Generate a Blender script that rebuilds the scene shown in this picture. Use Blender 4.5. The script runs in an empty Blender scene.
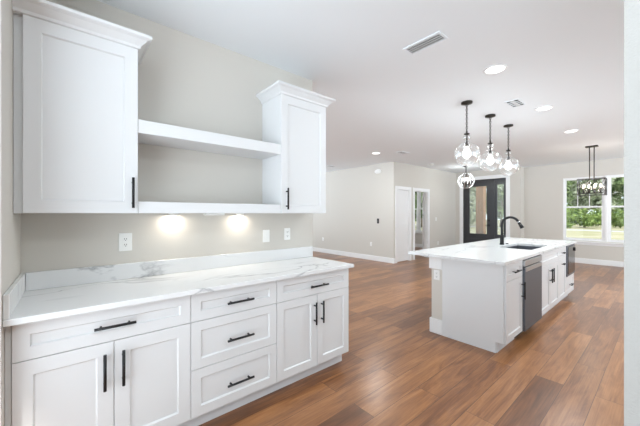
import bpy, bmesh, math, random
from mathutils import Vector, Matrix
random.seed(7)
S = bpy.context.scene
COL = S.collection

# ---------------------------------------------------------------- camera
F_PX, YAW, H = 295.3, 49.695, 1.372
cam_d = bpy.data.cameras.new('camera')
cam_d.sensor_fit = 'HORIZONTAL'
cam_d.sensor_width = 36.0
cam_d.lens = 36.0 * F_PX / 640.0
cam_d.shift_y = 0.336 / 640.0
cam_d.clip_start = 0.02
cam_d.clip_end = 400
cam = bpy.data.objects.new('camera', cam_d)
COL.objects.link(cam)
cam.location = (0, 0, H)
cam.rotation_euler = (math.pi / 2, 0, math.radians(YAW - 90 + 0) )
# viewing direction is (cos YAW, sin YAW); a camera with rotation (90,0,a) looks along (-sin a, cos a)
cam.rotation_euler[2] = math.radians(YAW) - math.pi / 2
S.camera = cam

# ---------------------------------------------------------------- world, lights, exposure
WORLD_STRENGTH = 1.0
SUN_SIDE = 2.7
SKY_COLOR = (1.05, 1.17, 1.26)
LOWER_FILL_COLOR = (2.6, 2.95, 3.25)
SUN_POWER = 4.0
DOWN_POWER = 22.0
PENDANT_POWER = 8.0
w = bpy.data.worlds.new('daylight')
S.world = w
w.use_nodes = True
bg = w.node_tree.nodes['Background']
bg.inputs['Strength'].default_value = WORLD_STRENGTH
# bright overcast sky above, brighter lower half added to lift the ceiling
_nt = w.node_tree
_tc = _nt.nodes.new('ShaderNodeTexCoord')
_sp = _nt.nodes.new('ShaderNodeSeparateXYZ')
_rp = _nt.nodes.new('ShaderNodeValToRGB')
_mr = _nt.nodes.new('ShaderNodeMapRange')
_mr.inputs['From Min'].default_value = -1
_nt.links.new(_tc.outputs['Generated'], _sp.inputs[0])
_nt.links.new(_sp.outputs['Z'], _mr.inputs['Value'])
_nt.links.new(_mr.outputs[0], _rp.inputs[0])
_nt.links.new(_rp.outputs[0], bg.inputs['Color'])
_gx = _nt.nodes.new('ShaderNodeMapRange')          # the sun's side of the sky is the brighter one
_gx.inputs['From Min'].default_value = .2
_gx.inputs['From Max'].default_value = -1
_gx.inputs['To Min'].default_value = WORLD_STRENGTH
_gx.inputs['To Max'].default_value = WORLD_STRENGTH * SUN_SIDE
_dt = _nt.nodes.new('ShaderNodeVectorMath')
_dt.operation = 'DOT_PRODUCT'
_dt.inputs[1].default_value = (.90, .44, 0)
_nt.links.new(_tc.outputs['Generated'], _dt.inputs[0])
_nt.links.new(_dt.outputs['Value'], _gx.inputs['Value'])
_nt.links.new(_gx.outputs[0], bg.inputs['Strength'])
_rp.color_ramp.elements[0].position = .47
_rp.color_ramp.elements[0].color = (*LOWER_FILL_COLOR, 1)
_rp.color_ramp.elements[1].position = .52
_rp.color_ramp.elements[1].color = (*SKY_COLOR, 1)
sun_d = bpy.data.lights.new('sun', 'SUN')
sun_d.energy = SUN_POWER
sun_d.angle = math.radians(3)
sun_d.color = (1, .96, .88)
sun = bpy.data.objects.new('sun', sun_d)
COL.objects.link(sun)
sun.rotation_euler = Vector((.35, .55, -.75)).to_track_quat('-Z', 'Y').to_euler()
S.view_settings.view_transform = 'Standard'
S.view_settings.look = 'None'
S.view_settings.gamma = 1.0
S.view_settings.exposure = -0.2
S.view_settings.use_curve_mapping = False


def lamp(name, kind, loc, power, parent=None, color=(1, .95, .88), size=.1, spread=None, blend=.5, angle=90):
    d = bpy.data.lights.new(name, kind)
    d.energy = power
    d.color = color
    if kind == 'AREA':
        d.shape = 'DISK'
        d.size = size
        if spread:
            d.spread = math.radians(spread)
    elif kind == 'SPOT':
        d.spot_size = math.radians(angle)
        d.spot_blend = blend
        d.shadow_soft_size = size
    else:
        d.shadow_soft_size = size
    o = bpy.data.objects.new(name, d)
    COL.objects.link(o)
    if parent:
        o.parent = parent
        o.location = Vector(loc) - parent.location
    else:
        o.location = loc
    return o


# ---------------------------------------------------------------- materials
def mat(name, color=(.8, .8, .8), rough=.5, metal=0.0, spec=None, **kw):
    m = bpy.data.materials.new(name)
    m.use_nodes = True
    b = m.node_tree.nodes['Principled BSDF']
    b.inputs['Base Color'].default_value = (*color, 1)
    b.inputs['Roughness'].default_value = rough
    b.inputs['Metallic'].default_value = metal
    if spec is not None:
        b.inputs['Specular IOR Level'].default_value = spec
    for k, v in kw.items():
        b.inputs[k].default_value = v
    return m


def N(m, t, **kw):
    n = m.node_tree.nodes.new(t)
    for k, v in kw.items():
        if k.startswith('i_'):
            n.inputs[k[2:].replace('_', ' ')].default_value = v
        else:
            setattr(n, k, v)
    return n


def L(m, a, ai, b, bi):
    m.node_tree.links.new(a.outputs[ai], b.inputs[bi])


def P(m):
    return m.node_tree.nodes['Principled BSDF']


def add_noise_bump(m, scale=90, strength=.08, dist=.002, detail=3):
    tc = N(m, 'ShaderNodeTexCoord')
    nz = N(m, 'ShaderNodeTexNoise')
    nz.inputs['Scale'].default_value = scale
    nz.inputs['Detail'].default_value = detail
    bp = N(m, 'ShaderNodeBump')
    bp.inputs['Strength'].default_value = strength
    bp.inputs['Distance'].default_value = dist
    L(m, tc, 'Object', nz, 'Vector')
    L(m, nz, 'Fac', bp, 'Height')
    L(m, bp, 'Normal', P(m), 'Normal')
    return nz


def add_color_noise(m, c1, c2, scale=4, detail=4, lo=.3, hi=.7, stretch=None):
    tc = N(m, 'ShaderNodeTexCoord')
    nz = N(m, 'ShaderNodeTexNoise')
    nz.inputs['Scale'].default_value = scale
    nz.inputs['Detail'].default_value = detail
    rp = N(m, 'ShaderNodeValToRGB')
    rp.color_ramp.elements[0].position = lo
    rp.color_ramp.elements[0].color = (*c1, 1)
    rp.color_ramp.elements[1].position = hi
    rp.color_ramp.elements[1].color = (*c2, 1)
    if stretch:
        mp = N(m, 'ShaderNodeMapping')
        mp.inputs['Scale'].default_value = stretch
        L(m, tc, 'Object', mp, 'Vector')
        L(m, mp, 'Vector', nz, 'Vector')
    else:
        L(m, tc, 'Object', nz, 'Vector')
    L(m, nz, 'Fac', rp, 'Fac')
    L(m, rp, 'Color', P(m), 'Base Color')


M = {}
M['wall'] = mat('wall_paint', (.62, .59, .54), .75)
add_noise_bump(M['wall'], 110, .12, .002)
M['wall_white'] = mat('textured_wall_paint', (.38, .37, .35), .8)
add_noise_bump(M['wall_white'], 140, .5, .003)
M['ceiling'] = mat('ceiling_paint', (.81, .84, .862), .85)
add_noise_bump(M['ceiling'], 60, .08, .002)
M['trim'] = mat('white_trim_paint', (.84, .84, .84), .4)
M['cab'] = mat('white_cabinet_paint', (.73, .735, .74), .38)
add_noise_bump(M['cab'], 300, .02, .0005)
M['toe'] = mat('toe_kick_paint', (.74, .74, .75), .5)
M['black'] = mat('matte_black_metal', (.010, .010, .011), .42, 0.0, .35)
add_noise_bump(M['black'], 400, .03, .0003)
M['bronze'] = mat('dark_bronze_metal', (.05, .045, .04), .35, .9)
M['plastic'] = mat('white_plastic', (.86, .86, .84), .35)
M['slot'] = mat('dark_slot', (.05, .05, .05), .6)
M['vent_dark'] = mat('vent_recess', (.02, .02, .02), .8)
M['vent_slat'] = mat('vent_slat_metal', (.55, .55, .55), .5)
M['steel'] = mat('brushed_stainless', (.135, .148, .17), .45, .75)
add_noise_bump(M['steel'], 25, .03, .001)
M['steel_light'] = mat('satin_stainless', (.42, .43, .44), .30, .95)
add_noise_bump(M['steel_light'], 25, .03, .001)
M['chrome'] = mat('polished_chrome', (.75, .75, .75), .12, 1.0)
M['glass_black'] = mat('black_appliance_glass', (.012, .012, .014), .12, spec=.3)
M['door_dark'] = mat('charcoal_door_paint', (.034, .035, .039), .4)
add_noise_bump(M['door_dark'], 200, .04, .0005)
M['concrete'] = mat('porch_concrete', (.45, .44, .42), .9)
add_color_noise(M['concrete'], (.40, .39, .37), (.5, .49, .47), 3)
M['timber'] = mat('brown_timber', (.33, .15, .06), .6)
add_color_noise(M['timber'], (.26, .11, .045), (.42, .20, .085), 3, 5, .3, .7, (6, 6, .6))
M['grass'] = mat('dry_grass', (.5, .46, .3), .95)
add_color_noise(M['grass'], (.36, .34, .19), (.52, .47, .34), .35, 8, .35, .65)
M['road'] = mat('pale_road', (.5, .49, .48), .9)
add_noise_bump(M['road'], 20, .2, .01)


def leaf_mat(name, c1, c2):
    m = mat(name, c1, .6)
    add_color_noise(m, c1, c2, 1.6, 6, .35, .65)
    return m


M['leaf_bright'] = leaf_mat('bright_leaves', (.07, .14, .03), (.36, .45, .13))
M['leaf_mid'] = leaf_mat('mid_green_leaves', (.07, .12, .04), (.25, .32, .14))
M['leaf_pale'] = leaf_mat('pale_green_leaves', (.18, .22, .12), (.46, .49, .36))
M['leaf_dark'] = leaf_mat('dark_green_leaves', (.035, .07, .02), (.13, .19, .06))
M['bark'] = mat('bark', (.16, .12, .09), .9)
add_color_noise(M['bark'], (.10, .075, .055), (.22, .17, .13), 8)


def emit(name, color, strength):
    m = bpy.data.materials.new(name)
    m.use_nodes = True
    nt = m.node_tree
    nt.nodes.remove(P(m))
    e = nt.nodes.new('ShaderNodeEmission')
    e.inputs['Color'].default_value = (*color, 1)
    e.inputs['Strength'].default_value = strength
    nt.links.new(e.outputs[0], nt.nodes['Material Output'].inputs[0])
    return m


M['lit'] = emit('lit_diffuser', (1, .98, .95), 5)
M['bulb'] = emit('lit_bulb', (1, .97, .92), 7)
M['bulb_warm'] = emit('lit_warm_bulb', (1, .88, .74), 3.5)


def clear_glass(name, tint=(1, 1, 1), refl=.12, rough=.02, bump=None, seeds=0.0):
    m = bpy.data.materials.new(name)
    m.use_nodes = True
    nt = m.node_tree
    nt.nodes.remove(P(m))
    tr = nt.nodes.new('ShaderNodeBsdfTransparent')
    tr.inputs['Color'].default_value = (*tint, 1)
    gl = nt.nodes.new('ShaderNodeBsdfGlossy')
    gl.inputs['Roughness'].default_value = rough
    lw = nt.nodes.new('ShaderNodeLayerWeight')
    lw.inputs['Blend'].default_value = .3
    ml = nt.nodes.new('ShaderNodeMath')
    ml.operation = 'MULTIPLY_ADD'
    ml.inputs[1].default_value = refl
    ml.inputs[2].default_value = refl * .06
    nt.links.new(lw.outputs['Facing'], ml.inputs[0])
    mx = nt.nodes.new('ShaderNodeMixShader')
    nt.links.new(ml.outputs[0], mx.inputs[0])
    nt.links.new(tr.outputs[0], mx.inputs[1])
    nt.links.new(gl.outputs[0], mx.inputs[2])
    out = mx
    if seeds:
        df = nt.nodes.new('ShaderNodeBsdfTranslucent')
        d2 = nt.nodes.new('ShaderNodeBsdfDiffuse')
        ad = nt.nodes.new('ShaderNodeMixShader')
        nt.links.new(df.outputs[0], ad.inputs[1])
        nt.links.new(d2.outputs[0], ad.inputs[2])
        for q in (df, d2):
            q.inputs['Color'].default_value = (.95, .96, .96, 1)
        out = nt.nodes.new('ShaderNodeMixShader')
        out.inputs[0].default_value = seeds
        nt.links.new(mx.outputs[0], out.inputs[1])
        nt.links.new(ad.outputs[0], out.inputs[2])
    nt.links.new(out.outputs[0], nt.nodes['Material Output'].inputs[0])
    if bump:
        tc = nt.nodes.new('ShaderNodeTexCoord')
        nz = nt.nodes.new('ShaderNodeTexNoise')
        nz.inputs['Scale'].default_value = bump[0]
        bp = nt.nodes.new('ShaderNodeBump')
        bp.inputs['Strength'].default_value = bump[1]
        nt.links.new(tc.outputs['Object'], nz.inputs['Vector'])
        nt.links.new(nz.outputs['Fac'], bp.inputs['Height'])
        nt.links.new(bp.outputs[0], gl.inputs['Normal'])
        nt.links.new(bp.outputs[0], lw.inputs['Normal'])
    return m


M['pane'] = clear_glass('window_glass', (.97, .98, .97), .08)
M['globe'] = clear_glass('seeded_clear_glass', (.98, .985, .985), .9, .05, (35, .3), .02)
M['pane_orb'] = clear_glass('orb_glass', (.97, .97, .97), .25, .06)
M['rain_glass'] = clear_glass('rain_textured_glass', (.90, .93, .91), .16, .12, (60, .6), .16)
M['crystal'] = clear_glass('crystal_glass', (.9, .9, .9), .7, .05, (60, .5))

# floor planks
m = M['floor'] = mat('wood_plank_floor', (.4, .2, .1), .28, spec=.55)
tc = N(m, 'ShaderNodeTexCoord')
bk = N(m, 'ShaderNodeTexBrick')
bk.offset = .37
bk.offset_frequency = 2
bk.inputs['Color1'].default_value = (0, 0, 0, 1)
bk.inputs['Color2'].default_value = (1, 1, 1, 1)
bk.inputs['Mortar'].default_value = (.5, .5, .5, 1)
bk.inputs['Scale'].default_value = 1
bk.inputs['Mortar Size'].default_value = .0016
bk.inputs['Mortar Smooth'].default_value = .2
bk.inputs['Bias'].default_value = 0
bk.inputs['Brick Width'].default_value = 1.45
bk.inputs['Row Height'].default_value = .185
L(m, tc, 'Object', bk, 'Vector')
# per-plank shift of the grain
sep = N(m, 'ShaderNodeSeparateColor')
L(m, bk, 'Color', sep, 'Color')
mul = N(m, 'ShaderNodeMath', operation='MULTIPLY')
mul.inputs[1].default_value = 37.0
L(m, sep, 'Red', mul, 0)
cmb = N(m, 'ShaderNodeCombineXYZ')
L(m, mul, 0, cmb, 'X')
L(m, mul, 0, cmb, 'Z')
mp = N(m, 'ShaderNodeMapping')
mp.inputs['Scale'].default_value = (1.3, 9, 1)
L(m, tc, 'Object', mp, 'Vector')
addv = N(m, 'ShaderNodeVectorMath', operation='ADD')
L(m, mp, 'Vector', addv, 0)
L(m, cmb, 'Vector', addv, 1)
g1 = N(m, 'ShaderNodeTexNoise')
g1.inputs['Scale'].default_value = 1.5
g1.inputs['Detail'].default_value = 7
g1.inputs['Roughness'].default_value = .62
g1.inputs['Distortion'].default_value = .9
L(m, addv, 0, g1, 'Vector')
g2 = N(m, 'ShaderNodeTexNoise')
g2.inputs['Scale'].default_value = 3.2
g2.inputs['Detail'].default_value = 6
mp2 = N(m, 'ShaderNodeMapping')
mp2.inputs['Scale'].default_value = (.45, 3.6, 1)
L(m, addv, 0, mp2, 'Vector')
L(m, mp2, 'Vector', g2, 'Vector')
r1 = N(m, 'ShaderNodeValToRGB')
cr = r1.color_ramp
cr.elements[0].position = .22
cr.elements[0].color = (.105, .046, .022, 1)
cr.elements[1].position = .80
cr.elements[1].color = (.50, .24, .098, 1)
e = cr.elements.new(.42)
e.color = (.205, .082, .033, 1)
e = cr.elements.new(.58)
e.color = (.335, .145, .055, 1)
mixf = N(m, 'ShaderNodeMath', operation='MULTIPLY_ADD')
mixf.inputs[1].default_value = .26
L(m, sep, 'Red', mixf, 0)
sub = N(m, 'ShaderNodeMath', operation='MULTIPLY_ADD')
sub.inputs[1].default_value = .70
sub.inputs[2].default_value = .01
L(m, g1, 'Fac', sub, 0)
L(m, sub, 0, mixf, 2)
mix2 = N(m, 'ShaderNodeMath', operation='MULTIPLY_ADD')
mix2.inputs[1].default_value = .30
L(m, g2, 'Fac', mix2, 0)
sb = N(m, 'ShaderNodeMath', operation='SUBTRACT')
sb.inputs[1].default_value = .14
L(m, mixf, 0, sb, 0)
L(m, sb, 0, mix2, 2)
L(m, mix2, 0, r1, 'Fac')
mc = N(m, 'ShaderNodeMixRGB', blend_type='MIX')
mc.inputs['Color2'].default_value = (.07, .035, .02, 1)
L(m, bk, 'Fac', mc, 'Fac')
L(m, r1, 'Color', mc, 'Color1')
L(m, mc, 'Color', P(m), 'Base Color')
bp = N(m, 'ShaderNodeBump')
bp.inputs['Strength'].default_value = .12
bp.inputs['Distance'].default_value = .002
L(m, g2, 'Fac', bp, 'Height')
L(m, bp, 'Normal', P(m), 'Normal')

# white marble-look quartz
m = M['quartz'] = mat('veined_white_quartz', (.9, .9, .9), .18)
tc = N(m, 'ShaderNodeTexCoord')
mp = N(m, 'ShaderNodeMapping')
mp.inputs['Location'].default_value = (2.2, .4, 0)
mp.inputs['Rotation'].default_value = (.3, .5, .55)
mp.inputs['Scale'].default_value = (1.0, 3.4, 2.0)
L(m, tc, 'Object', mp, 'Vector')
nz = N(m, 'ShaderNodeTexNoise')
nz.inputs['Scale'].default_value = 1.15
nz.inputs['Detail'].default_value = 6
nz.inputs['Distortion'].default_value = .6
L(m, mp, 'Vector', nz, 'Vector')
s5 = N(m, 'ShaderNodeMath', operation='SUBTRACT')
s5.inputs[1].default_value = .5
L(m, nz, 'Fac', s5, 0)
ab = N(m, 'ShaderNodeMath', operation='ABSOLUTE')
L(m, s5, 0, ab, 0)
rp = N(m, 'ShaderNodeValToRGB')
rp.color_ramp.elements[0].position = 0
rp.color_ramp.elements[0].color = (.42, .425, .435, 1)
rp.color_ramp.elements[1].position = .024
rp.color_ramp.elements[1].color = (.77, .775, .775, 1)
e = rp.color_ramp.elements.new(.007)
e.color = (.58, .585, .59, 1)
L(m, ab, 0, rp, 'Fac')
big = N(m, 'ShaderNodeTexNoise')
big.inputs['Scale'].default_value = 1.1
big.inputs['Detail'].default_value = 2
L(m, tc, 'Object', big, 'Vector')
br = N(m, 'ShaderNodeValToRGB')
br.color_ramp.elements[0].position = .44
br.color_ramp.elements[0].color = (0, 0, 0, 1)
br.color_ramp.elements[1].position = .58
br.color_ramp.elements[1].color = (1, 1, 1, 1)
L(m, big, 'Fac', br, 'Fac')
mx = N(m, 'ShaderNodeMixRGB', blend_type='MIX')
mx.inputs['Color1'].default_value = (.77, .775, .775, 1)
L(m, br, 'Color', mx, 'Fac')
L(m, rp, 'Color', mx, 'Color2')
L(m, mx, 'Color', P(m), 'Base Color')


# ---------------------------------------------------------------- mesh helpers (world coordinates)
class MB:
    def __init__(self):
        self.bm = bmesh.new()

    def box(self, x0, x1, y0, y1, z0, z1, bev=0.0, seg=1):
        b = bmesh.new()
        vs = [b.verts.new(p) for p in ((x0, y0, z0), (x1, y0, z0), (x1, y1, z0), (x0, y1, z0),
                                       (x0, y0, z1), (x1, y0, z1), (x1, y1, z1), (x0, y1, z1))]
        for f in ((0, 3, 2, 1), (4, 5, 6, 7), (0, 1, 5, 4), (1, 2, 6, 5), (2, 3, 7, 6), (3, 0, 4, 7)):
            b.faces.new([vs[i] for i in f])
        if bev:
            bmesh.ops.bevel(b, geom=b.edges[:], offset=bev, segments=seg, affect='EDGES', profile=.5)
        self._merge(b)
        return self

    def _merge(self, b, mtx=None):
        me = bpy.data.meshes.new('tmp')
        b.to_mesh(me)
        b.free()
        if mtx:
            me.transform(mtx)
        self.bm.from_mesh(me)
        bpy.data.meshes.remove(me)

    def cyl(self, p0, p1, r0, r1=None, n=12, caps=True):
        r1 = r0 if r1 is None else r1
        p0, p1 = Vector(p0), Vector(p1)
        d = (p1 - p0)
        q = d.to_track_quat('Z', 'Y')
        ring = []
        for p, r in ((p0, r0), (p1, r1)):
            ring.append([self.bm.verts.new(p + q @ Vector((r * math.cos(2 * math.pi * i / n), r * math.sin(2 * math.pi * i / n), 0))) for i in range(n)])
        for i in range(n):
            j = (i + 1) % n
            f = self.bm.faces.new((ring[0][i], ring[0][j], ring[1][j], ring[1][i]))
            f.smooth = True
        if caps:
            self.bm.faces.new(ring[0][::-1])
            self.bm.faces.new(ring[1])
        return self

    def tube(self, pts, r, n=10, closed=False, radii=None):
        pts = [Vector(p) for p in pts]
        rings = []
        k = len(pts)
        ref = None
        for i, p in enumerate(pts):
            a = pts[(i - 1) % k] if (closed or i > 0) else p
            c = pts[(i + 1) % k] if (closed or i < k - 1) else p
            t = (c - a).normalized()
            if ref is None:
                ref = t.orthogonal().normalized()
            u = (ref - t * ref.dot(t)).normalized()
            ref = u
            v = t.cross(u)
            rr = radii[i] if radii else r
            rings.append([self.bm.verts.new(p + (u * math.cos(2 * math.pi * j / n) + v * math.sin(2 * math.pi * j / n)) * rr) for j in range(n)])
        for i in range(k if closed else k - 1):
            A, B = rings[i], rings[(i + 1) % k]
            for j in range(n):
                l = (j + 1) % n
                f = self.bm.faces.new((A[j], A[l], B[l], B[j]))
                f.smooth = True
        if not closed:
            self.bm.faces.new(rings[0][::-1])
            self.bm.faces.new(rings[-1])
        return self

    def lathe(self, prof, c, n=32, smooth=True):
        """profile of (radius, z) turned about the vertical through c=(x,y)"""
        rings = []
        for r, z in prof:
            if r < 1e-6:
                rings.append([self.bm.verts.new((c[0], c[1], z))])
            else:
                rings.append([self.bm.verts.new((c[0] + r * math.cos(2 * math.pi * i / n), c[1] + r * math.sin(2 * math.pi * i / n), z)) for i in range(n)])
        for A, B in zip(rings, rings[1:]):
            for i in range(n):
                j = (i + 1) % n
                if len(A) == 1 and len(B) == 1:
                    continue
                if len(A) == 1:
                    f = self.bm.faces.new((A[0], B[j], B[i]))
                elif len(B) == 1:
                    f = self.bm.faces.new((A[i], A[j], B[0]))
                else:
                    f = self.bm.faces.new((A[i], A[j], B[j], B[i]))
                f.smooth = smooth
        return self

    def shaker(self, x0, x1, z0, z1, yf, th=.019, fr=.06, rec=.010):
        """front slab facing -Y with a recessed centre panel"""
        e = .0012
        yb = yf + th
        R = []
        for (a, y) in ((0, yb), (0, yf + e), (e, yf), (fr, yf), (fr + .007, yf + rec)):
            R.append([self.bm.verts.new(p) for p in ((x0 + a, y, z0 + a), (x1 - a, y, z0 + a), (x1 - a, y, z1 - a), (x0 + a, y, z1 - a))])
        for A, B in zip(R, R[1:]):
            for i in range(4):
                j = (i + 1) % 4
                self.bm.faces.new((A[i], A[j], B[j], B[i]))
        self.bm.faces.new(R[-1])
        self.bm.faces.new(R[0][::-1])
        return self

    def rot(self, mtx):
        bmesh.ops.transform(self.bm, matrix=mtx, verts=self.bm.verts)
        return self


def obj(name, mb, material, parent=None, root=None, kind=None, label=None):
    bm = mb.bm
    bmesh.ops.recalc_face_normals(bm, faces=bm.faces[:])
    if parent is None:
        xs = [v.co for v in bm.verts]
        lo = Vector([min(c[i] for c in xs) for i in range(3)])
        hi = Vector([max(c[i] for c in xs) for i in range(3)])
        org = Vector(((lo.x + hi.x) / 2, (lo.y + hi.y) / 2, lo.z))
    else:
        r = parent
        org = Vector((0, 0, 0))
        while r is not None:
            org += r.location
            r = r.parent
    bmesh.ops.translate(bm, vec=-org, verts=bm.verts)
    me = bpy.data.meshes.new(name)
    bm.to_mesh(me)
    bm.free()
    me.materials.append(material)
    o = bpy.data.objects.new(name, me)
    COL.objects.link(o)
    if parent is None:
        o.location = org
    else:
        o.parent = parent
    if kind:
        o['kind'] = kind
    if label:
        o['label'] = label
    return o


def thing(name, label, cat, loc, group=None):
    o = bpy.data.objects.new(name, None)
    o.empty_display_size = .1
    COL.objects.link(o)
    o.location = loc
    tag(o, label, cat, group)
    return o


def tag(o, label, cat, group=None):
    o['label'] = label
    o['category'] = cat
    if group:
        o['group'] = group
    return o


def dup(root, loc, label=None):
    r = root.copy()
    COL.objects.link(r)
    r.location = loc
    if label:
        r['label'] = label

    def rec(src, dst):
        for ch in list(src.children):
            c = ch.copy()
            COL.objects.link(c)
            c.parent = dst
            rec(ch, c)
    rec(root, r)
    return r


def struct(name, mb, material, parent=None):
    return obj(name, mb, material, parent, kind='structure')


def finish_struct(o):
    o['kind'] = 'structure'
    return o


# ---------------------------------------------------------------- the room
CZ = 2.79           # ceiling height
WY = 2.461          # cabinet wall plane
WX = 1.984          # where that wall ends
SX = -.219          # side wall plane
FX, HY = 6.763, 4.858
EX, GX, JY = 10.40, 10.75, 2.887

struct('floor', MB().box(-1.2, 11.2, -3.2, 10.2, -.10, 0), M['floor'])
struct('ceiling', MB().box(-1.2, 11.2, -3.2, 10.2, CZ, CZ + .12), M['ceiling'])
struct('wall_back', MB().box(-.36, WX, WY, WY + .125, 0, CZ), M['wall'])
struct('wall_side', MB().box(SX - .13, SX, 1.80, WY, 0, CZ), M['wall'])
struct('wall_light_block', MB().box(-1.08, 3.0, -3.2, -3.08, 0, CZ), M['wall'])  # unseen wall added to cut daylight on the cabinet fronts
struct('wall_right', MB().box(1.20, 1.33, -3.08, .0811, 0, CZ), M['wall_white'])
struct('wall_living', MB().box(FX, FX + .125, HY, 9.9, 0, CZ), M['wall'])
struct('wall_sun_block', MB().box(-1.2, -1.08, 1.85, 3.2, 0, CZ).box(-1.2, -1.08, -3.2, -1.3, 0, 2.68).box(-1.2, -1.08, 3.2, 9.4, 2.5, CZ).box(-1.2, -1.08, 9.4, 10.2, 0, CZ).box(-1.2, -1.08, -3.2, 1.85, 2.68, CZ), M['wall'])  # unseen wall added against the sun, its openings shaped to light the island end
struct('wall_living_end', MB().box(-1.08, FX, 9.9, 10.02, 2.45, CZ).box(-1.08, .2, 9.9, 10.02, 0, 2.45).box(5.8, FX, 9.9, 10.02, 0, 2.45), M['wall'])  # unseen wide opening added so daylight reaches the living ceiling
# hall wall with two door openings
D1 = (6.91, 7.52)
D2 = (7.79, 8.54)
DZ = 2.045
hw = MB()
for a, b, z0, z1 in ((FX + .125, D1[0], 0, CZ), (D1[1], D2[0], 0, CZ), (D2[1], EX + .14, 0, CZ), (D1[0], D1[1], DZ, CZ), (D2[0], D2[1], DZ, CZ)):
    hw.box(a, b, HY, HY + .12, z0, z1)
struct('wall_hall', hw, M['wall'])
# entry wall with the front door opening
EY0, EY1, EZ = 3.277, 4.60, 2.49
ew = MB()
ew.box(EX, EX + .14, JY, EY0, 0, CZ).box(EX, EX + .14, EY1, HY, 0, CZ).box(EX, EX + .14, EY0, EY1, EZ, CZ)
struct('wall_entry', ew, M['wall'])
struct('wall_jog', MB().box(EX + .14, GX + .14, JY, JY + .13, 0, CZ), M['wall'])
# window wall with a double opening
VY0, VY1, VZ0, VZ1 = .165, 1.945, .62, 2.37
ww = MB()
ww.box(GX, GX + .14, VY1, JY, 0, CZ).box(GX, GX + .14, -3.2, VY0, 0, CZ)
ww.box(GX, GX + .14, VY0, VY1, 0, VZ0).box(GX, GX + .14, VY0, VY1, VZ1, CZ)
struct('wall_window', ww, M['wall'])
# bedroom behind the hall
BY0, BY1 = 5.75, 7.35
bw = MB()
bw.box(GX, GX + .14, HY + .12, BY0, 0, CZ).box(GX, GX + .14, BY1, 9.9, 0, CZ)
bw.box(GX, GX + .14, BY0, BY1, 0, VZ0).box(GX, GX + .14, BY0, BY1, VZ1, CZ)
struct('wall_bedroom', bw, M['wall'])
struct('wall_bedroom_end', MB().box(FX + .125, 7.6, 9.9, 10.02, 0, CZ).box(7.6, GX + .14, 9.9, 10.02, 2.5, CZ), M['wall'])  # unseen opening added to bring daylight into the bedroom
struct('wall_closet', MB().box(7.60, 7.70, HY + .12, 5.7, 0, CZ), M['wall'])

# baseboards
BH, BT = .14, .016


def base_x(name, x0, x1, y, s):     # runs along X, s = side it stands proud
    ya, yb = (y - BT, y) if s < 0 else (y, y + BT)
    struct(name, MB().box(x0, x1, ya, yb, 0, BH, .004), M['trim'])


def base_y(name, x, y0, y1, s):
    xa, xb = (x - BT, x) if s < 0 else (x, x + BT)
    struct(name, MB().box(xa, xb, y0, y1, 0, BH, .004), M['trim'])


base_y('baseboard_living', FX, HY - .016, 9.9, -1)
base_x('baseboard_hall_near', FX, D1[0] - .09, HY, -1)
base_x('baseboard_hall_far', D2[1] + .10, EX, HY, -1)
base_y('baseboard_entry_left', EX, EY1 + .12, HY - .016, -1)
base_y('baseboard_entry_right', EX, JY, EY0 - .12, -1)
base_x('baseboard_jog', EX, GX, JY, -1)
base_y('baseboard_window', GX, -3.2, JY - .016, -1)
base_y('baseboard_bedroom', GX, HY + .12, 9.9, -1)
base_y('baseboard_right', 1.2, -3.08, .0811, -1)
base_y('baseboard_end', WX, WY - .0, WY + .125, 1)


# door casings (trim)
def casing_x(name, x0, x1, zt, y, wd=.085):
    b = MB()
    b.box(x0 - wd, x0, y - .018, y, 0, zt + wd, .003).box(x1, x1 + wd, y - .018, y, 0, zt + wd, .003)
    b.box(x0, x1, y - .018, y, zt, zt + wd, .003)
    b.box(x0, x0 + .015, y, y + .12, 0, zt).box(x1 - .015, x1, y, y + .12, 0, zt).box(x0 + .015, x1 - .015, y, y + .12, zt - .015, zt)
    struct(name, b, M['trim'])


casing_x('trim_closet_door', D1[0], D1[1], DZ, HY)
casing_x('trim_bedroom_door', D2[0], D2[1], DZ, HY)
b = MB()
b.box(EX - .018, EX, EY0 - .11, EY0, 0, EZ + .11, .003).box(EX - .018, EX, EY1, EY1 + .11, 0, EZ + .11, .003).box(EX - .018, EX, EY0, EY1, EZ, EZ + .11, .003)
struct('trim_front_door', b, M['trim'])


def panel_door(mb, w, h, th=.035):
    """two-panel door in local XZ, hinge at x=0"""
    st = .11
    mb.box(0, st, 0, th, 0, h).box(w - st, w, 0, th, 0, h)
    for z0, z1 in ((0, .2), (.92, 1.06), (h - .12, h)):
        mb.box(st, w - st, 0, th, z0, z1)
    mb.box(st, w - st, .012, th - .012, .2, .92).box(st, w - st, .012, th - .012, 1.06, h - .12)
    return mb


def knob(mb, x, z, th=.035):
    for s, y in ((-1, 0), (1, th)):
        mb.cyl((x, y, z), (x, y + s * .008, z), .028, n=16)
        mb.cyl((x, y + s * .008, z), (x, y + s * .045, z), .01, n=10)
        mb.cyl((x, y + s * .045, z), (x, y + s * .055, z), .012, n=10)
        mb.cyl((x + .01, y + s * .048, z), (x - .10, y + s * .048, z), .009, n=10)
    return mb


dr = struct('door_1', panel_door(MB(), D1[1] - D1[0] - .036, 2.005).rot(Matrix.Translation((D1[0] + .018, HY + .02, .018))), M['trim'])
# bedroom door, swung wide open into the bedroom about its right jamb
ang = math.radians(18)
T2 = Matrix.Translation((D2[1] - .02, HY + .135, .012)) @ Matrix.Rotation(ang, 4, 'Z')
dr = struct('door_2', panel_door(MB(), .70, 2.01).rot(T2), M['trim'])
obj('door_handle', knob(MB(), .63, .95).rot(T2), M['black'], dr)

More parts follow.
